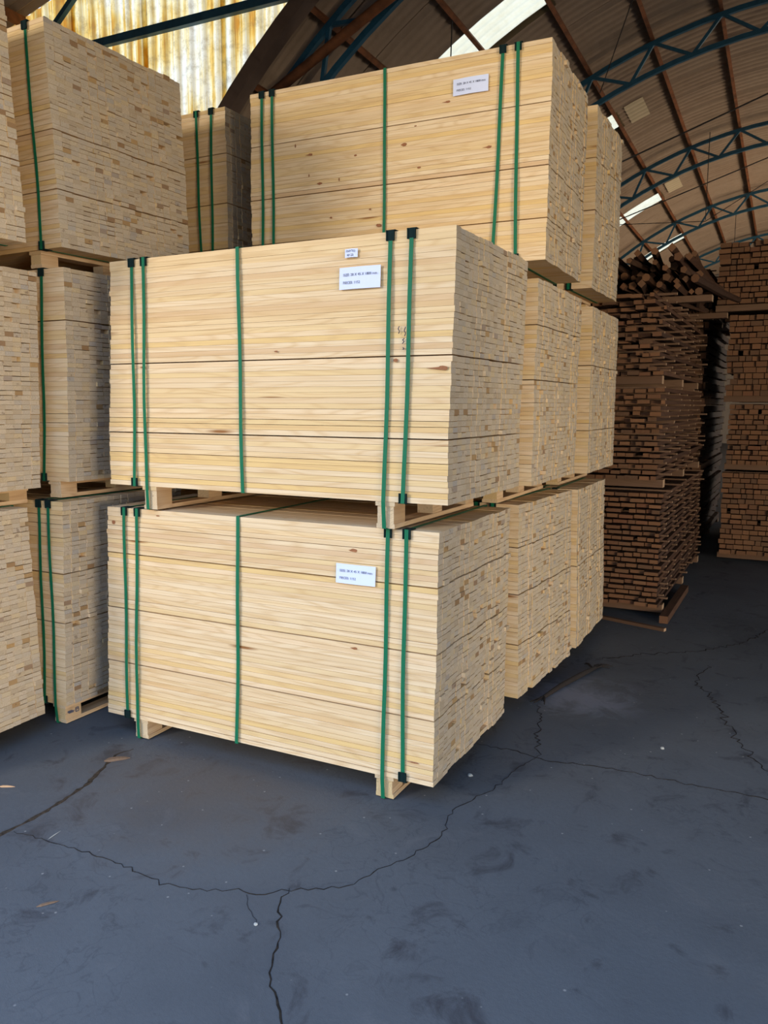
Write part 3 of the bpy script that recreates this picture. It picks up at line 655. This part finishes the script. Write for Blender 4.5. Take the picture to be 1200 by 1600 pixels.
# ------------------------------------------------------------------ floor details
def strip(pts, w, name, mat, label, seed, sub=5, jit=0.012, raise_=0.0015, cat='crack', taper=True):
    rn = random.Random(seed); P = []
    for i in range(len(pts)-1):
        a, b = Vector((*pts[i], 0)), Vector((*pts[i+1], 0)); n = max(2, int((b-a).length/0.022))
        d = (b-a).normalized(); nn = Vector((-d.y, d.x, 0))
        for j in range(n): P.append(a+(b-a)*j/n+nn*rn.gauss(0, jit if j else jit*0.3))
    P.append(Vector((*pts[-1], 0)))
    m = MB(); n = len(P)
    for i, p in enumerate(P):
        d = (P[min(i+1, n-1)]-P[max(i-1, 0)]).normalized(); nn = Vector((-d.y, d.x, 0))
        ww = w*rn.uniform(0.35, 1.3)*(min(1, min(i+1, n-i)/6) if taper else 1)
        for q, h in ((p-nn*ww, 0.0), (p-nn*ww*0.6, raise_), (p+nn*ww*0.6, raise_), (p+nn*ww, 0.0)): m.v.append((q.x, q.y, h))
    for i in range(n-1):
        for j in range(3): b = 4*i+j; m.f.append((b, b+1, b+5, b+4))
    o = m.build(name, mat); tag(o, kind='structure'); return o
J = [(-2.50, 1.45), (-2.565, 1.70), (-2.582, 1.876), (-2.575, 2.013), (-2.589, 2.18), (-2.62, 2.343), (-2.687, 2.497), (-2.725, 2.591), (-2.70, 2.68)]
strip(J, 0.010, 'floor_crack', M_JOINT, '', 1, jit=0.003)
A_ = [(-2.559, 1.914), (-2.425, 1.933), (-2.22, 1.941), (-2.036, 1.944), (-1.901, 1.927), (-1.74, 1.936), (-1.603, 1.999), (-1.511, 2.015), (-1.452, 2.078), (-1.4, 2.114), (-1.286, 2.173), (-1.253, 2.244), (-1.211, 2.353), (-1.158, 2.449), (-1.117, 2.642), (-1.151, 2.786), (-1.15, 2.861), (-1.068, 3.07), (-1.042, 3.287), (-0.999, 3.48)]
strip(A_, 0.0019, 'floor_crack', M_CRACK, '', 2, jit=0.006)
strip([(-1.434, 2.096), (-1.418, 2.017), (-1.369, 1.931), (-1.318, 1.872), (-1.291, 1.804), (-1.234, 1.713), (-1.179, 1.658), (-1.128, 1.605), (-1.06, 1.52)], 0.0034, 'floor_crack', M_CRACK, '', 3, jit=0.007)
strip([(-1.539, 2.001), (-1.488, 1.943), (-1.418, 1.888)], 0.0018, 'floor_crack', M_CRACK, '', 4, jit=0.005)
strip([(-1.30, 3.484), (-1.125, 3.492), (-0.931, 3.454), (-0.741, 3.502), (-0.548, 3.51), (-0.286, 3.512), (0.2, 3.53)], 0.0028, 'floor_crack', M_CRACK, '', 5, jit=0.005)
strip([(-0.999, 3.48), (-1.08, 3.75), (-1.12, 3.95), (-1.19, 4.121)], 0.003, 'floor_crack', M_CRACK, '', 6, jit=0.01)
strip([(0.1, 6.6), (-0.147, 6.308), (-0.288, 5.876), (-0.466, 5.618), (-0.644, 5.445), (-0.825, 5.319), (-1.095, 5.055)], 0.0035, 'floor_crack', M_CRACK, '', 7, jit=0.012)
strip([(-0.449, 5.251), (-0.483, 4.901), (-0.332, 4.576), (-0.263, 4.31), (-0.171, 4.049), (-0.078, 3.827), (0.1, 3.6)], 0.0035, 'floor_crack', M_CRACK, '', 8, jit=0.012)

def chip(x0, y0, x1, y1, w, h, mat, label, name='wood_splinter', cat='splinter'):
    a, b = Vector((x0, y0, 0)), Vector((x1, y1, 0)); d = (b-a); n = Vector((-d.y, d.x, 0)).normalized(); m = MB()
    for f, ww, hh in ((0, 0.25, 0.3), (0.2, 1.0, 0.9), (0.5, 0.85, 1.0), (0.8, 0.6, 0.7), (1, 0.12, 0.25)):
        p = a+d*f
        for s_, zz in ((-1, 0.001), (1, 0.001), (0.6, hh*h), (-0.6, hh*h*0.85)): m.v.append(tuple(p+n*ww*w*s_/2+Vector((0, 0, zz))))
    for i in range(4):
        for j in range(4): b_ = 4*i; m.f.append((b_+j, b_+(j+1) % 4, b_+4+(j+1) % 4, b_+4+j))
    m.f += [(3, 2, 1, 0), (16, 17, 18, 19)]
    o = m.build(name, mat); return tag(o, label, cat)
chip(-2.925, 2.135, -2.862, 2.165, 0.014, 0.006, M_SPL, 'pale wood splinter on the floor at the left edge below the pine')
chip(-2.095, 1.635, -2.055, 1.692, 0.012, 0.006, M_SPLD, 'brown wood splinter on the blue-grey floor at lower left')
chip(-2.397, 1.937, -2.405, 2.003, 0.004, 0.003, M_STONE, 'thin white straw lying beside the dusty floor crack', 'straw', 'straw')
chip(-1.76, 3.06, -1.70, 3.14, 0.02, 0.008, M_SPLD, 'brown bark chip on the floor just before the front bundle')
chip(-2.72, 2.52, -2.64, 2.60, 0.035, 0.012, M_SPLD, 'crumbled brown bark at the end of the dusty floor crack', 'bark', 'bark')
def twig():
    root = empty('broken_twig', (-1.183, 4.216, 0)); tag(root, 'dark frayed branch lying on the floor beside the pine ends', 'branch')
    MB().tube([(0, 0, 0.012), (0.04, 0.2, 0.02), (0.09, 0.42, 0.02), (0.14, 0.64, 0.015)], [0.010, 0.014, 0.015, 0.010], 8).build('stem', M_BLACK_W, root, True)
    rn = random.Random(5)
    for i in range(9):
        a = rn.uniform(-0.09, 0.09); b = rn.uniform(0.08, 0.16)
        MB().tube([(0.13, 0.60, 0.015), (0.13+a*0.5, 0.60+b*0.6, 0.02), (0.14+a, 0.60+b, 0.006)], [0.005, 0.004, 0.002], 5).build('bristle', M_BLACK_W, root)
    for i in range(7):
        a = rn.uniform(-0.05, 0.03); b = rn.uniform(0.04, 0.10)
        MB().tube([(0.0, 0.02, 0.012), (a, -b, 0.006)], [0.006, 0.003], 5).build('bristle', M_BLACK_W, root)
M_BLACK_W = plain('dark_bark', (0.02, 0.014, 0.011), 0.9, 0, 0.3, 40)
twig()
def stone(x, y, r, label, seed):
    rn = random.Random(seed); m = MB(); n = 7; v = []
    for i, (zz, rr) in enumerate(((0.0, 0.8), (0.35, 1.0), (0.75, 0.7))):
        for j in range(n):
            t = 2*math.pi*j/n; q = r*rr*rn.uniform(0.75, 1.2); v.append((x+q*math.cos(t), y+q*math.sin(t), zz*r))
    m.v = v+[(x, y, r*0.95)]
    for i in range(2):
        for j in range(n): m.f.append((i*n+j, i*n+(j+1) % n, (i+1)*n+(j+1) % n, (i+1)*n+j))
    for j in range(n): m.f.append((2*n+j, 2*n+(j+1) % n, 3*n))
    m.f.append(tuple(reversed(range(n)))); tag(m.build('pebble', M_STONE), label, 'stone')
stone(-1.418, 1.888, 0.007, 'small pale pebble at the end of the short crack spur', 1)
stone(-0.503, 3.835, 0.010, 'lone pebble on the dark floor right of the front bundle', 2)
stone(-1.20, 3.15, 0.012, 'whitish pebble on the floor close to the front bundle corner', 3)
def planks():
    o = MB().beam((-1.28, 6.08, 0.012), (-0.80, 5.93, 0.012), 0.035, 0.022).build('floor_batten', M_STICK); tag(o, 'thin reddish batten lying on the floor before the brown stack', 'batten')
    o = MB().beam((-0.84, 6.12, 0.035), (-0.84, 7.3, 0.035), 0.06, 0.055).build('floor_beam', M_DARK); tag(o, 'short square beam lying along the foot of the brown stack', 'beam')
planks()
